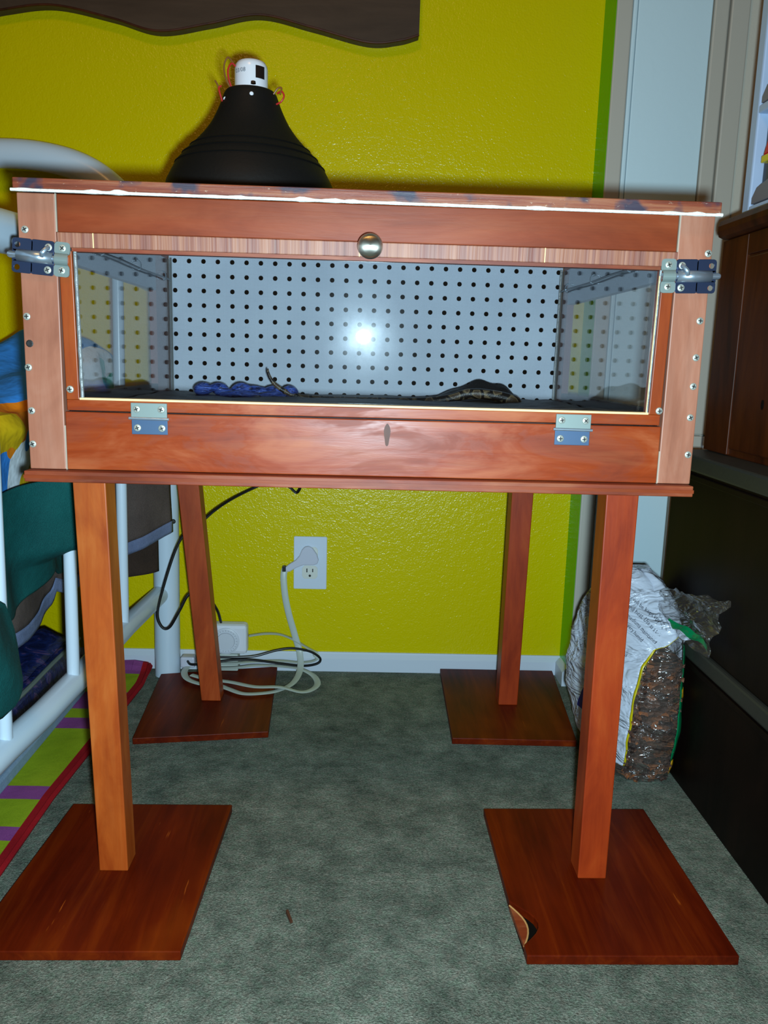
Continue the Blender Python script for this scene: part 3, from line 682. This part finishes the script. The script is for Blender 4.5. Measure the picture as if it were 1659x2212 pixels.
wire('wire', [(.178,.283,1.018), (.1745,.28,1.028), (.1735,.28,1.040), (.1775,.284,1.049), (.182,.288,1.047)], M['wirered'])
wire('wire', [(.166,.280,1.000), (.163,.276,1.010), (.162,.276,1.016), (.165,.277,1.019)], M['wirered'])
wire('wire', [(.163,.278,1.012), (.160,.276,1.020), (.157,.276,1.025)], M['wirebrown'])
wire('wire', [(.237,.282,1.000), (.244,.279,1.003), (.2475,.279,1.010), (.244,.281,1.016), (.238,.284,1.014)], M['wirered'])
wire('wire', [(.233,.284,1.013), (.239,.282,1.020), (.244,.281,1.020), (.242,.281,1.012)], M['wirebrown'])
cord = catmull([(.205,.318,1.030), (.22,.36,1.02), (.24,.45,.93), (.25,.55,.885), (.255,.640,.866), (.255,.680,.80), (.25,.70,.60), (.247,.72,.45), (.236,.735,.402), (.218,.735,.412), (.190,.735,.425), (.156,.735,.412), (.112,.705,.392), (.080,.675,.372), (.050,.655,.345), (.026,.650,.328), (.008,.650,.296), (-.014,.650,.230), (-.0285,.650,.172), (-.021,.650,.143), (-.006,.650,.142), (.014,.650,.176), (.033,.655,.209), (.056,.680,.205), (.075,.715,.160), (.078,.746,.122)], 8)
MB().tube(cord, .0027, 8).build('power_cord', M['blackplastic'], lamp, smooth=True)

# ================================================================ OUTLET, TIMER, CORDS
out = thing('wall_outlet', 'white duplex outlet plate low on the yellow wall, upper socket in use', 'outlet', (.258, .804, .239))
MB().prism(rrect(.2235, .2935, .182, .2965, .002), .7990, .8040, lambda u, v, t: (u, t, v)).build('cover_plate', M['platewhite'], out, bevel=.0012)
def recept(cz):
    pl = [(.258+max(-.0165, min(.0165, .0185*math.cos(a))), cz+max(-.0145, min(.0145, .0185*math.sin(a)))) for a in [2*math.pi*k/28 for k in range(28)]]
    r = MB().prism(pl, .7975, .7995, lambda u, v, t: (u, t, v)).build('receptacle', M['recept'], out, bevel=.0004)
    for dx, dz, a, b in ((-.0063, .004, .0011, .0042), (.0060, .004, .0011, .0036)):
        MB().box(.258+dx-a, .258+dx+a, .7970, .7978, cz+dz-b, cz+dz+b).build('slot', M['slot'], r)
    MB().lathe([(.0001,.0006),(.0026,.0005),(.0026,0)], (.258, .7975, cz-.0075), '-y', 12).build('slot', M['slot'], r)
recept(.2195); recept(.2600)
ext = thing('extension_cord', 'flat grey-white extension cord plugged into the wall outlet and coiled over a rear foot board', 'cord', (.24, .74, .0))
pl = [(.2040,.2290),(.2135,.2375),(.2280,.2470),(.2355,.2560),(.2410,.2695),(.2475,.2765),(.2560,.2778),(.2640,.2730),(.2730,.2600),(.2765,.2480),(.2740,.2400),(.2660,.2375),(.2440,.2370),(.2300,.2310),(.2150,.2215),(.2085,.2230)]
MB().prism(pl, .7875, .7970, lambda u, v, t: (u, t, v)).build('plug', M['plugwhite'], ext, bevel=.002)
MB().box(.2005, .2080, .785, .796, .2225, .2345).build('cord_tie', M['blackplastic'], ext, bevel=.001)
c1 = catmull([(.2060,.790,.2290), (.2035,.786,.2100), (.2075,.782,.1700), (.2160,.780,.1300), (.2290,.778,.0850), (.2400,.772,.0480), (.2430,.745,.0220), (.2330,.690,.0150), (.2070,.645,.0165), (.1750,.628,.0170), (.1400,.626,.0170), (.1080,.648,.0170), (.0850,.665,.0170), (.0500,.668,.0180), (.0180,.690,.0200), (.0050,.730,.0220), (.0200,.757,.0260), (.0600,.745,.0330), (.1000,.742,.0340), (.1450,.760,.0320), (.2000,.772,.0300), (.2450,.775,.0260), (.2740,.777,.0320), (.2720,.780,.0450), (.2450,.780,.0640), (.2200,.780,.0780), (.1950,.776,.0880), (.1650,.772,.0900), (.1330,.768,.0860)], 8)
MB().ribbon(c1, .0135, .0034).build('cord', M['cordwhite'], ext, smooth=True)
c2 = catmull([(.0250,.700,.0240), (.0600,.683,.0225), (.1080,.672,.0215), (.1600,.650,.0215), (.2100,.650,.0215), (.2500,.655,.0100), (.2720,.672,.0080), (.2820,.705,.0080), (.2700,.740,.0120), (.2400,.755,.0200), (.2000,.762,.0220), (.1500,.752,.0270), (.1100,.735,.0280), (.0700,.730,.0280)], 8)
MB().ribbon(c2, .0135, .0034).build('cord', M['cordwhite'], ext, smooth=True)
MB().box(-.008, .022, .745, .770, .020, .044).build('cord_socket', M['plugwhite'], ext, bevel=.004)
blk = catmull([(.070,.735,.050), (.110,.735,.050), (.150,.740,.052), (.190,.752,.060), (.225,.762,.062), (.262,.772,.052), (.283,.776,.036), (.278,.776,.024), (.250,.768,.021), (.215,.757,.028), (.180,.748,.036), (.140,.738,.044), (.100,.732,.045), (.060,.728,.040), (.02,.732,.034), (.008,.745,.036)], 8)
tag(MB().tube(blk, .0027, 8).build('black_cord', M['blackplastic'], smooth=True), 'thin black cord looped on the floor in front of the plug-in timer', 'cord')
tim = thing('plug_in_timer', 'square white plug-in timer with round dial behind the rear left leg', 'timer', (.095, .765, .014))
MB().box(.0540, .1310, .7500, .7820, .0500, .1150).build('timer_body', M['ceramic'], tim, bevel=.008)
MB().lathe([(.0285,0),(.0285,.0022),(.0255,.0030),(.0250,.0014),(.0190,.0014),(.0180,.0050),(.0001,.0054)], (.0870,.7500,.0800), '-y', 40).build('dial', M['dial'], tim, smooth=True)
for k in range(24):
    a = 2*math.pi*k/24
    if k == 0: tick = MB().box(-.0002, .0002, -.0001, .0003, .0212, .0240).build('tick', M['ink'], tim); tick.location = (.0870,.7484,.0800)
    else:
        child_copy(tick, tim, (.0870,.7484,.0800), (0, a, 0))
MB().box(.0700, .1120, .7520, .7820, .0125, .0500).build('timer_plug', M['cordwhite'], tim, bevel=.003)

# ================================================================ WALL VALANCE (wavy dark board)
wave = catmull([(-1.2,0,1.262), (-.95,0,1.292), (-.80,0,1.262), (-.61,0,1.292), (-.42,0,1.262), (-.323,0,1.2820), (-.228,0,1.2940), (-.120,0,1.2760), (-.035,0,1.2570), (.0600,0,1.2730), (.1530,0,1.2915), (.2500,0,1.2740), (.3550,0,1.2520), (.4150,0,1.2570), (.4520,0,1.2680)], 10)
poly = [(p.x, p.z) for p in wave]+[(.4535, 1.80), (-1.2, 1.80)]
val = thing('wavy_board', 'dark brown wall board with a wavy lower edge mounted high on the yellow wall', 'wall panel', (-.37, .80, 1.25))
MB().prism(poly, .7780, .8035, lambda u, v, t: (u, t, v)).build('board', M['valance_wood'], val)
MB().tube([(p.x, .7790, p.z+.001) for p in wave], .0022, 6).build('edge_band', M['dresser_wood'], val, smooth=True)

# ================================================================ DAYBED
bed = thing('metal_daybed', 'white tubular metal daybed with thin upright rods, left of the cabinet', 'bed', (-.5, .3, 0))
def railx(y): return interp([(-.25,-.088), (.055,-.0745), (.161,-.066), (.303,-.0615), (.537,-.0575), (.776,-.045)], y)
def tb(name, pts, r, seg=20): return MB().tube(pts, r, seg).build(name, M['bedwhite'], bed, smooth=True)
tb('post', [(-.0380,.763,0), (-.0350,.763,.40), (-.0340,.763,.80)], .0262)
tb('back_arch', catmull([(-.034,.763,.780), (-.040,.763,.850), (-.066,.763,.910), (-.110,.763,.962), (-.160,.763,1.000), (-.225,.763,1.022), (-.315,.763,1.030), (-.45,.763,1.020), (-.60,.763,.975), (-.75,.763,.90), (-1.0,.763,.86)], 8), .0265)
tb('arm_post', [(-.088,-.25,0), (-.088,-.25,.83)], .0262)
tb('arm_top', catmull([(-.034,.763,.800), (-.045,.62,.812), (-.056,.40,.815), (-.069,.15,.807), (-.080,-.05,.800), (-.088,-.25,.800)], 6), .0255)
tb('lower_rail', [(railx(y), y, .180) for y in (-.25, .055, .161, .303, .537, .763)], .0185)
for y in (.518, .271, .060, -.12):
    tb('rod', [(railx(y)+.002, y, .185), (railx(y)+.006, y, .50), (railx(y)+.010, y, .80)], .0092, 14)
tb('frame_rail', [(-.20,-.20,.325), (-.20,.72,.325)], .014)
tb('back_rail', [(-.04,.763,.30), (-1.6,.763,.30)], .014)
tb('post', [(-1.9,.763,0), (-1.9,.763,.9)], .0262)
MB().lathe([(.0001,.004),(.004,.003),(.005,0)], (-.0145,.737,.3355), '-y', 12).build('bed_bolt', M['slot'], bed, smooth=True)
tag(MB().box(-1.85, -.135, -.20, .735, .345, .50).build('bed_mattress', M['hem'], bevel=.03), 'thick mattress under the floral bedspread on the daybed', 'mattress')
# floral bedspread
prof_q = [(0,-.125,.425),(.10,-.128,.47),(.22,-.122,.53),(.34,-.120,.585),(.42,-.128,.622),(.50,-.155,.640),(.60,-.22,.650),(.72,-.36,.640),(.86,-.70,.58),(1,-1.2,.55)]
def quilt(u, v):
    y = -.24+.965*u
    x = interp([(a, b) for a, b, c in prof_q], v); z = interp([(a, c) for a, b, c in prof_q], v)
    k = min(1, v*3)
    z += k*(.022*nz(y*6, x*7)+.014*nz(y*15, x*15, 3))
    if v > .4: z += .060*math.exp(-((y-.60)/.12)**2)*math.exp(-((x+.20)/.14)**2)
    x += .018*nz(y*7, z*9, 2)*k+.006*math.sin(y*60+z*20)*k
    e = max(0, min(1, (y-.52)/.06)); f = max(0, min(1, (z-.50)/.06)); e = e*e*(3-2*e)*f
    z -= .050*max(0, 1-abs(y-.2)/.45)*max(0, min(1, (v-.25)/.2))
    return (min(x, -.090)+.045*e*max(0, 1-v*.9), y, z)
tag(MB().grid(110, 80, quilt).build('bedspread', M['floral'], smooth=True, solid=.006), 'rumpled bedspread printed with big blue, orange, pink and white flowers on the daybed', 'bedspread')
# teal sheet hanging between and over the rods
ts = thing('teal_sheet', 'dark teal sheet hanging off the daybed and bulging out between its white rods', 'sheet', (-.10, .15, .35))
def teal(u, v):
    y = .10+.415*u
    zb = interp([(.10,.315),(.218,.316),(.262,.325),(.316,.346),(.371,.322),(.434,.313),(.515,.36)], y)
    z = .492-.02*abs(nz(y*4)); z = z+(zb-z)*v
    e = max(0, min(1, (z-.365)/.03)); b = math.exp(-((y-.285)/.05)**2)*e*e*(3-2*e)
    return (-.106+.066*b+.007*math.sin(y*38+z*26)*min(1, v*2)*(1-b)+.006*nz(y*12, z*12, 7), y, z)
MB().grid(90, 50, teal).build('hanging_panel', M['teal'], ts, smooth=True, solid=.004)
def teal2(u, v):
    z = .50+(.258-.50)*v
    ye = interp([(.258,.005),(.263,.030),(.275,.052),(.287,.063),(.321,.070),(.345,.066),(.367,.057),(.393,.050),(.405,.125),(.50,.14)], z)
    y = -.22+(ye+.22)*u
    g_ = max(0, min(1, (.405-z)/.03)); g_ = g_*g_*(3-2*g_)
    x = -.104+.062*g_*min(1, (1-u)*9+.25)+.008*math.sin(y*38+z*26)+.006*nz(y*12, z*12, 7)
    if g_ < .5: x = min(x, railx(y)-.016)
    return (x, y, z)
MB().grid(70, 50, teal2).build('bulging_fold', M['teal'], ts, smooth=True, solid=.004)
# brown blanket with blue-grey hem
def bx(y): return interp([(-.1,-.135),(.46,-.130),(.50,-.100),(.535,-.078),(.58,-.060),(.62,-.036),(.65,-.018),(.675,-.006),(.685,-.004)], y)
def bz(y): return interp([(-.1,.25),(.28,.246),(.33,.252),(.355,.262),(.39,.268),(.40,.285),(.46,.262),(.50,.290),(.55,.304),(.60,.310),(.685,.326)], y)
bb = thing('fleece_blanket', 'grey-brown fleece blanket with blue-grey hem hanging from the daybed mattress', 'blanket', (-.10, .4, .25))
def brown(off, z0, z1, dx=0):
    def f(u, v):
        y = -.08+.765*u; zb = bz(y)
        za, zc = zb+z0, (zb+z1 if z1 < .1 else .485-max(0, y-.6)*.1)
        z = za+(zc-za)*v
        return (bx(y)-.004*math.sin(y*40)+.004*nz(y*14, z*10)+dx, y, z)
    return f
MB().grid(90, 26, brown(0, .022, .5)).build('blanket_body', M['brown'], bb, smooth=True, solid=.004)
MB().grid(90, 5, brown(0, 0, .0225, .0008)).build('hem', M['hem'], bb, smooth=True, solid=.005)
MB().grid(30, 12, lambda u, v: (bx(.52+.14*u)-.014, .52+.14*u, .256+.012*math.sin(u*5)*.3+.08*v)).build('inner_flap', M['brown2'], bb, smooth=True, solid=.003)
# trundle
tr = thing('trundle_mattress', 'low navy patterned trundle mattress on light blue base under the daybed', 'mattress', (-.6, .2, .008))
MB().box(-1.2, -.170, -.45, .640, .0075, .030).build('trundle_base', M['lblue'], tr, bevel=.004)
mb = MB(); mb.box(-1.2, -.174, -.45, .640, .030, .124); mb.build('mattress_body', M['navy'], tr, bevel=.012)
MB().tube([(-.176+.002*nz(y*9), y, .1235) for y in [-.45+1.08*i/40 for i in range(41)]], .0040, 8).build('piping', M['piping'], tr, smooth=True)
def lump(u, v):
    y = -.40+1.02*u; x = -.190-.5*v
    return (x, y, .124+.030*math.sin(math.pi*min(1, v*3+.05))*(.6+.5*nz(y*9, v*6))+.006*nz(y*25, v*20))
MB().grid(60, 24, lump).build('rumpled_cover', M['navy'], tr, smooth=True, solid=.003)
# rug with stripes
mb = MB(); mats = [M['lime'], M['purple'], M['red']]
ys = [-.70,-.62,-.50,-.45,-.30,-.26,-.12,-.08,.05,.086,.133,.166,.239,.277,.477,.520,.560,.640,.735,.800]
def edge(y): return interp([(-.7,-.100),(.05,-.0900),(.25,-.0905),(.527,-.0780),(.69,-.070),(.80,-.080)], y)
def rz(x, y):
    return .0065+.016*math.exp(-((y-.775)/.022)**2)*math.exp(-((x+.12)/.045)**2)+.0012*nz(x*12, y*12)
cols = [1.10, .8, .5, .3, .2, .15, .11, .08, .055, .035, .018, .016, .006, 0]
for k in range(len(ys)-1):
    a, b = ys[k], ys[k+1]; n_ = max(2, int((b-a)/.012))
    for i in range(n_):
        y0 = a+(b-a)*i/n_; y1 = a+(b-a)*(i+1)/n_
        for c0, c1 in zip(cols, cols[1:]):
            mb.cur = 2 if c0 <= .0165 else (0 if k % 2 else 1)
            q = []
            for yy, cc in ((y0,c0),(y0,c1),(y1,c1),(y1,c0)):
                xx = edge(yy)-cc; ye = yy+ (0 if cc < .02 else .02*min(cc, .3)); q.append((xx, ye, rz(xx, ye) if cc > 0 else .004))
            mb.add(q, [(0,1,2,3)])
rug = mb.build('striped_rug', mats, solid=.006)
tag(rug, 'lime and purple striped rug with a red border under the daybed', 'rug')

# ================================================================ RIGHT SIDE FURNITURE
def chest(z0, z1, lab):
    t = thing('wooden_chest', lab, 'chest', (1.12, -.05, z0), 'stacked dark chests')
    MB().box(.890, 1.40, -.62, .470, z0, z1-.018).build('chest_body', M['chest_wood'], t, bevel=.003)
    mb = MB(); mb.box(.884, 1.41, -.63, .478, z1-.026, z1)
    mb.build('lid', M['rim'], t, bevel=.004)
    MB().box(.8860, .8900, -.62, .474, z1-.040, z1-.030).build('bead_moulding', M['chest_wood'], t, bevel=.0015)
    return t
chest(0, .243, 'near-black wooden chest standing on the carpet, lower one of the stacked pair')
chest(.243, .534, 'near-black wooden chest directly beneath the brown knotty dresser')
dr = thing('pine_dresser', 'brown knotty pine dresser with a thick rounded top, set on the dark chests', 'dresser', (1.17, -.02, .534))
MB().box(.942, 1.38, -.50, .466, .534, .873).build('carcass', M['dresser_wood'], dr, bevel=.002)
MB().box(.937, .944, .380, .468, .536, .871).build('frame_stile', M['dresser_wood'], dr, bevel=.0012)
MB().box(.938, .944, -.45, .378, .545, .838).build('side_panel', M['dresser_wood'], dr, bevel=.003)
MB().box(.937, .944, -.45, .378, .840, .871).build('frame_rail', M['dresser_wood'], dr, bevel=.001)
for y, z, r in ((.21, .655, .011), (.205, .735, .007), (.28, .62, .006)):
    mb = MB(); mb.prism([(y+r*.7*math.cos(a), z+r*1.2*math.sin(a)) for a in [k*math.pi/8 for k in range(16)]], .9374, .9385, lambda u, v, t: (t, u, v))
    mb.build('knot', M['chest_wood'], dr)
MB().box(.926, 1.40, -.52, .480, .873, .905).build('dresser_top', M['dresser_wood'], dr, bevel=.012)
tw = thing('drawer_tower', 'white plastic drawer tower with smoky drawers standing on the brown dresser', 'storage tower', (1.10, .22, .905))
x0, x1, y0, y1, z0 = .952, 1.24, .02, .448, .905
for x in (x0, x1-.02):
    for y in (y0, y1-.024): MB().box(x, x+.02, y, y+.024, z0, 1.62).build('corner_post', M['towerwhite'], tw, bevel=.003)
for k, z in enumerate((.906, 1.052, 1.22, 1.39, 1.60)):
    MB().box(x0+.001, x1-.001, y0+.001, y1-.001, z, z+.012).build('shelf', M['towerwhite'], tw, bevel=.002)
for k, z in enumerate((.920, 1.066, 1.234)):
    h = (.128, .15, .15)[k]
    MB().box(x0+.012, x1-.012, y0+.026, y1-.026, z+.020, z+h).build('drawer_bin', M['towerdark'], tw, bevel=.010)
    MB().prism([(y1-.026,0),(y1-.026,.012),(y1-.040,.028),(y1-.075,.036),(y0+.075,.036),(y0+.040,.028),(y0+.026,.012),(y0+.026,0)], x0+.002, x0+.012, lambda u, v, t, z=z: (t, u, z+v*.8)).build('drawer_lip', M['towergrey'], tw, bevel=.001)
ty = thing('toy_block', 'small red toy with a yellow base seen at the side of the lower white drawer', 'toy', (.958, .38, 1.0))
MB().prism([(.395,.985),(.345,.985),(.345,1.022),(.378,1.018)], .9525, .9625, lambda u, v, t: (t, u, v)).build('toy_body', M['toyred'], ty, bevel=.002)
MB().box(.9520, .9625, .340, .398, .975, .985).build('toy_base', M['toyyellow'], ty, bevel=.001)

# ================================================================ BAG OF BARK BEDDING
bag = thing('bark_bag', 'clear and white printed plastic bag of brown bark chips beside the dark chests', 'bag', (.82, .41, 0))
SEC = [  # z, A(left back), B(front left), C(front right), D(back right)
 (.000, (.780,.462), (.803,.342), (.868,.340), (.872,.462)),
 (.012, (.768,.482), (.800,.328), (.878,.326), (.880,.485)),
 (.040, (.758,.495), (.800,.318), (.881,.318), (.881,.500)),
 (.100, (.741,.508), (.803,.308), (.882,.310), (.882,.510)),
 (.150, (.738,.508), (.811,.306), (.882,.312), (.882,.510)),
 (.200, (.741,.502), (.822,.308), (.882,.318), (.882,.505)),
 (.240, (.745,.492), (.834,.318), (.882,.326), (.882,.495)),
 (.270, (.752,.480), (.842,.336), (.882,.342), (.882,.485)),
 (.295, (.762,.470), (.850,.364), (.880,.368), (.880,.478)),
 (.318, (.775,.462), (.848,.400), (.870,.404), (.872,.470)),
 (.334, (.792,.455), (.838,.432), (.856,.436), (.858,.462))]
def sec(z):
    z = max(0, min(.334, z))
    for s0, s1 in zip(SEC, SEC[1:]):
        if z <= s1[0]:
            t = (z-s0[0])/(s1[0]-s0[0]); return [tuple(a+(b-a)*t for a, b in zip(p, q)) for p, q in zip(s0[1:], s1[1:])]
def ringpt(s, z, off=0.0, wr=1.0):
    """s 0..4 around A-B-C-D"""
    P = sec(z); s = s % 4; i = int(s); t = s-i; a, b = P[i], P[(i+1) % 4]
    x = a[0]+(b[0]-a[0])*t; y = a[1]+(b[1]-a[1])*t
    cx = sum(p[0] for p in P)/4; cy = sum(p[1] for p in P)/4
    L = math.hypot(b[0]-a[0], b[1]-a[1]); nx, ny = (b[1]-a[1])/L, -(b[0]-a[0])/L
    if (x-cx)*nx+(y-cy)*ny < 0: nx, ny = -nx, -ny
    bul = {0: .016, 1: .010, 2: 0, 3: .004}[i]*math.sin(math.pi*t)
    rc = 0; e = min(t, 1-t)*L
    if e < .014: rc = -.006*(1-e/.014)**2
    w_ = wr*(.0035*nz(x*30+z*8, y*26, z*34)+.002*nz(x*70, y*70, z*60))
    k = bul+rc+w_+off
    ddx, ddy = cx-x, cy-y; dl = math.hypot(ddx, ddy) or 1
    return Vector((min(x+nx*(bul+w_+off)-rc*ddx/dl, .8835), y+ny*(bul+w_+off)-rc*ddy/dl, z))
# panels of the bag wall
def panel(name, s0, s1, z0, z1, mat, nu, nv, off=0):
    fa = s0 if callable(s0) else (lambda z: s0); fb = s1 if callable(s1) else (lambda z: s1)
    mb = MB(); mb.grid(nu, nv, lambda u, v: ringpt(fa(z0+(z1-z0)*v)+(fb(z0+(z1-z0)*v)-fa(z0+(z1-z0)*v))*u, z0+(z1-z0)*v, off))
    return mb.build(name, mat, bag, smooth=True, solid=.0006)
def yl(z): return interp([(.03,.99),(.10,.97),(.17,.94),(.205,.93),(.232,1.0),(.246,1.35),(.260,1.85),(.268,2.0)], z)
panel('printed_film', 0, lambda z: yl(z)-.022, .030, .272, M['printed'], 40, 60)
panel('yellow_stripe', lambda z: yl(z)-.022, yl, .030, .272, M['yellowfilm'], 3, 60, .0002)
panel('clear_film', yl, 1.86, .030, .262, M['film'], 24, 50)
panel('clear_film', 0, 1.9999, .0, .030, M['film'], 60, 10)
panel('green_stripe', 1.86, 2.12, .045, .235, M['greenfilm'], 8, 30)
panel('amber_stripe', 1.90, 2.10, .020, .045, M['orangefilm'], 6, 4, .0003)
panel('amber_stripe', 1.95, 2.14, .150, .168, M['orangefilm'], 6, 4, .0006)
panel('printed_film', 2.12, 4.0, .0, .272, M['printed'], 30, 40)
mb = MB(); mb.grid(80, 16, lambda u, v: ringpt(4*u, .272+.062*v), close=True); P = sec(.334)
mb.add([(p[0], p[1], .3345) for p in P], [(0,1,2,3)])
mb.build('printed_top', M['printed'], bag, smooth=True)
# crumpled open end of the bag
def flap(u, v):
    p0 = Vector((.850, .372, .298)); p1 = Vector((.872, .205, .330))
    c = p0.lerp(p1, u); wdt = .030+.030*u
    up = Vector((.12, -.25, .95)).normalized()
    q = c+up*(v-.5)*wdt*1.6+Vector((0, 0, -.026*u))
    q += Vector((.006*math.sin(v*14+u*7), .008*nz(u*5, v*6), .006*nz(u*8, v*8, 2)))
    q.x = min(q.x, .882); return q
mb = MB(); mb.grid(18, 14, flap); mb.build('crumpled_end', M['film'], bag, smooth=True, solid=.0008)
mb = MB(); mb.grid(14, 3, lambda u, v: Vector(flap(.30+.62*u, .10+.13*v))+Vector((-.001,-.0006,0))); mb.build('green_band', M['greenfilm'], bag, smooth=True)
mb = MB(); mb.grid(8, 3, lambda u, v: Vector(flap(.34+.36*u, -.06+.16*v))+Vector((-.001,-.0006,0))); mb.build('white_band', M['printed'], bag, smooth=True)
# bark filling: a core and chips against the film
mb = MB(); mb.grid(60, 30, lambda u, v: ringpt(4*u, .004+.205*v, -.004-.012*max(0, v-.85)/.15), close=True)
P = sec(.209); mb.add([(p[0], p[1], .2085) for p in P], [(0,1,2,3)]); mb.build('bark_core', M['bark'], bag, smooth=True, kind='stuff')
mb = MB()
for i in range(900):
    s_ = random.uniform(1.02, 1.84); z = random.uniform(.010, .205); c = ringpt(s_, z, -.0050)
    L, w_, h = random.uniform(.004, .009), random.uniform(.0015, .004), random.uniform(.0006, .0015)
    Rm = Matrix.Rotation(random.uniform(-1.2, 1.2), 3, 'Y') @ Matrix.Rotation(random.uniform(-.35, .35), 3, 'X') @ Matrix.Rotation(random.uniform(-.4, .4), 3, 'Z')
    mb.hexa([c+Rm @ Vector(p) for p in ((-L,-h,-w_),(L,-h,-w_*.6),(L,h,-w_*.6),(-L,h,-w_),(-L,-h,w_),(L*.8,-h,w_),(L*.8,h,w_),(-L,h,w_))])
mb.build('bark_chips', M['bark'], bag, kind='stuff')
# print on the bag
LINES = ['Humidity will be kept very small', 'moisture and heat. Use as a bed', '(Zoo Med\'s mediums maintained', 'over half do be very humid', 'all in 100 grams', 'may be 700% of this', 'for tropical animals', 'et pour les animaux', 'humidite et maintient', 'substrat naturel', 'keep moist']
mb = MB()
def put(lines, s0, z0, ang, size, step):
    ca, sa = math.cos(ang), math.sin(ang)
    for k, ln in enumerate(lines):
        vs, fs = text_pts(ln, size); q = []
        ex = .45*0
        for x, y, z in vs:
            X = x*ca-(y-k*step)*sa; Z = x*sa+(y-k*step)*ca
            zz = z0+Z; P = sec(zz); L = math.hypot(P[1][0]-P[0][0], P[1][1]-P[0][1])
            q.append(ringpt(s0+X/max(L, .16), zz, .0012))
        mb.add(q, fs)
put(LINES[:6], .50, .306, -.42, .0085, .0110)
put(['lisez l etiquette', 'et pour les'], 1.02, .288, -.5, .0085, .0110)
put(['maintained', 'moisture'], .62, .212, -.10, .0075, .0100)
put(['mulch'], .66, .186, -.10, .0075, .0100)
put(LINES[:6], .02, .285, -.9, .0085, .012)
put(['moist', 'forest', 'for all', 'animals'], .10, .150, -.2, .008, .012)
put(['reptiles', 'humid'], .64, .150, -.05, .0055, .012)
put(['natural', 'bark'], .66, .110, -.05, .0055, .010)
mb.build('print', M['inkblack'], bag, kind='stuff')
mb = MB(); mb.grid(8, 8, lambda u, v: ringpt(.30+.10*u+.1*v, .085+.04*v, .0009)); mb.build('blue_logo_patch', M['inkblue'], bag)

# ================================================================ SMALL THINGS ON THE CARPET
tag(MB().hexa([(.2810,.0000,.001),(.2880,-.0190,.001),(.2915,-.0175,.001),(.2845,.0020,.001),(.2815,.0000,.005),(.2885,-.0190,.004),(.2910,-.0180,.004),(.2840,.0015,.005)]).build('wood_sliver', M['chip']), 'small brown sliver of bark alone on the carpet between the front foot boards', 'wood chip')
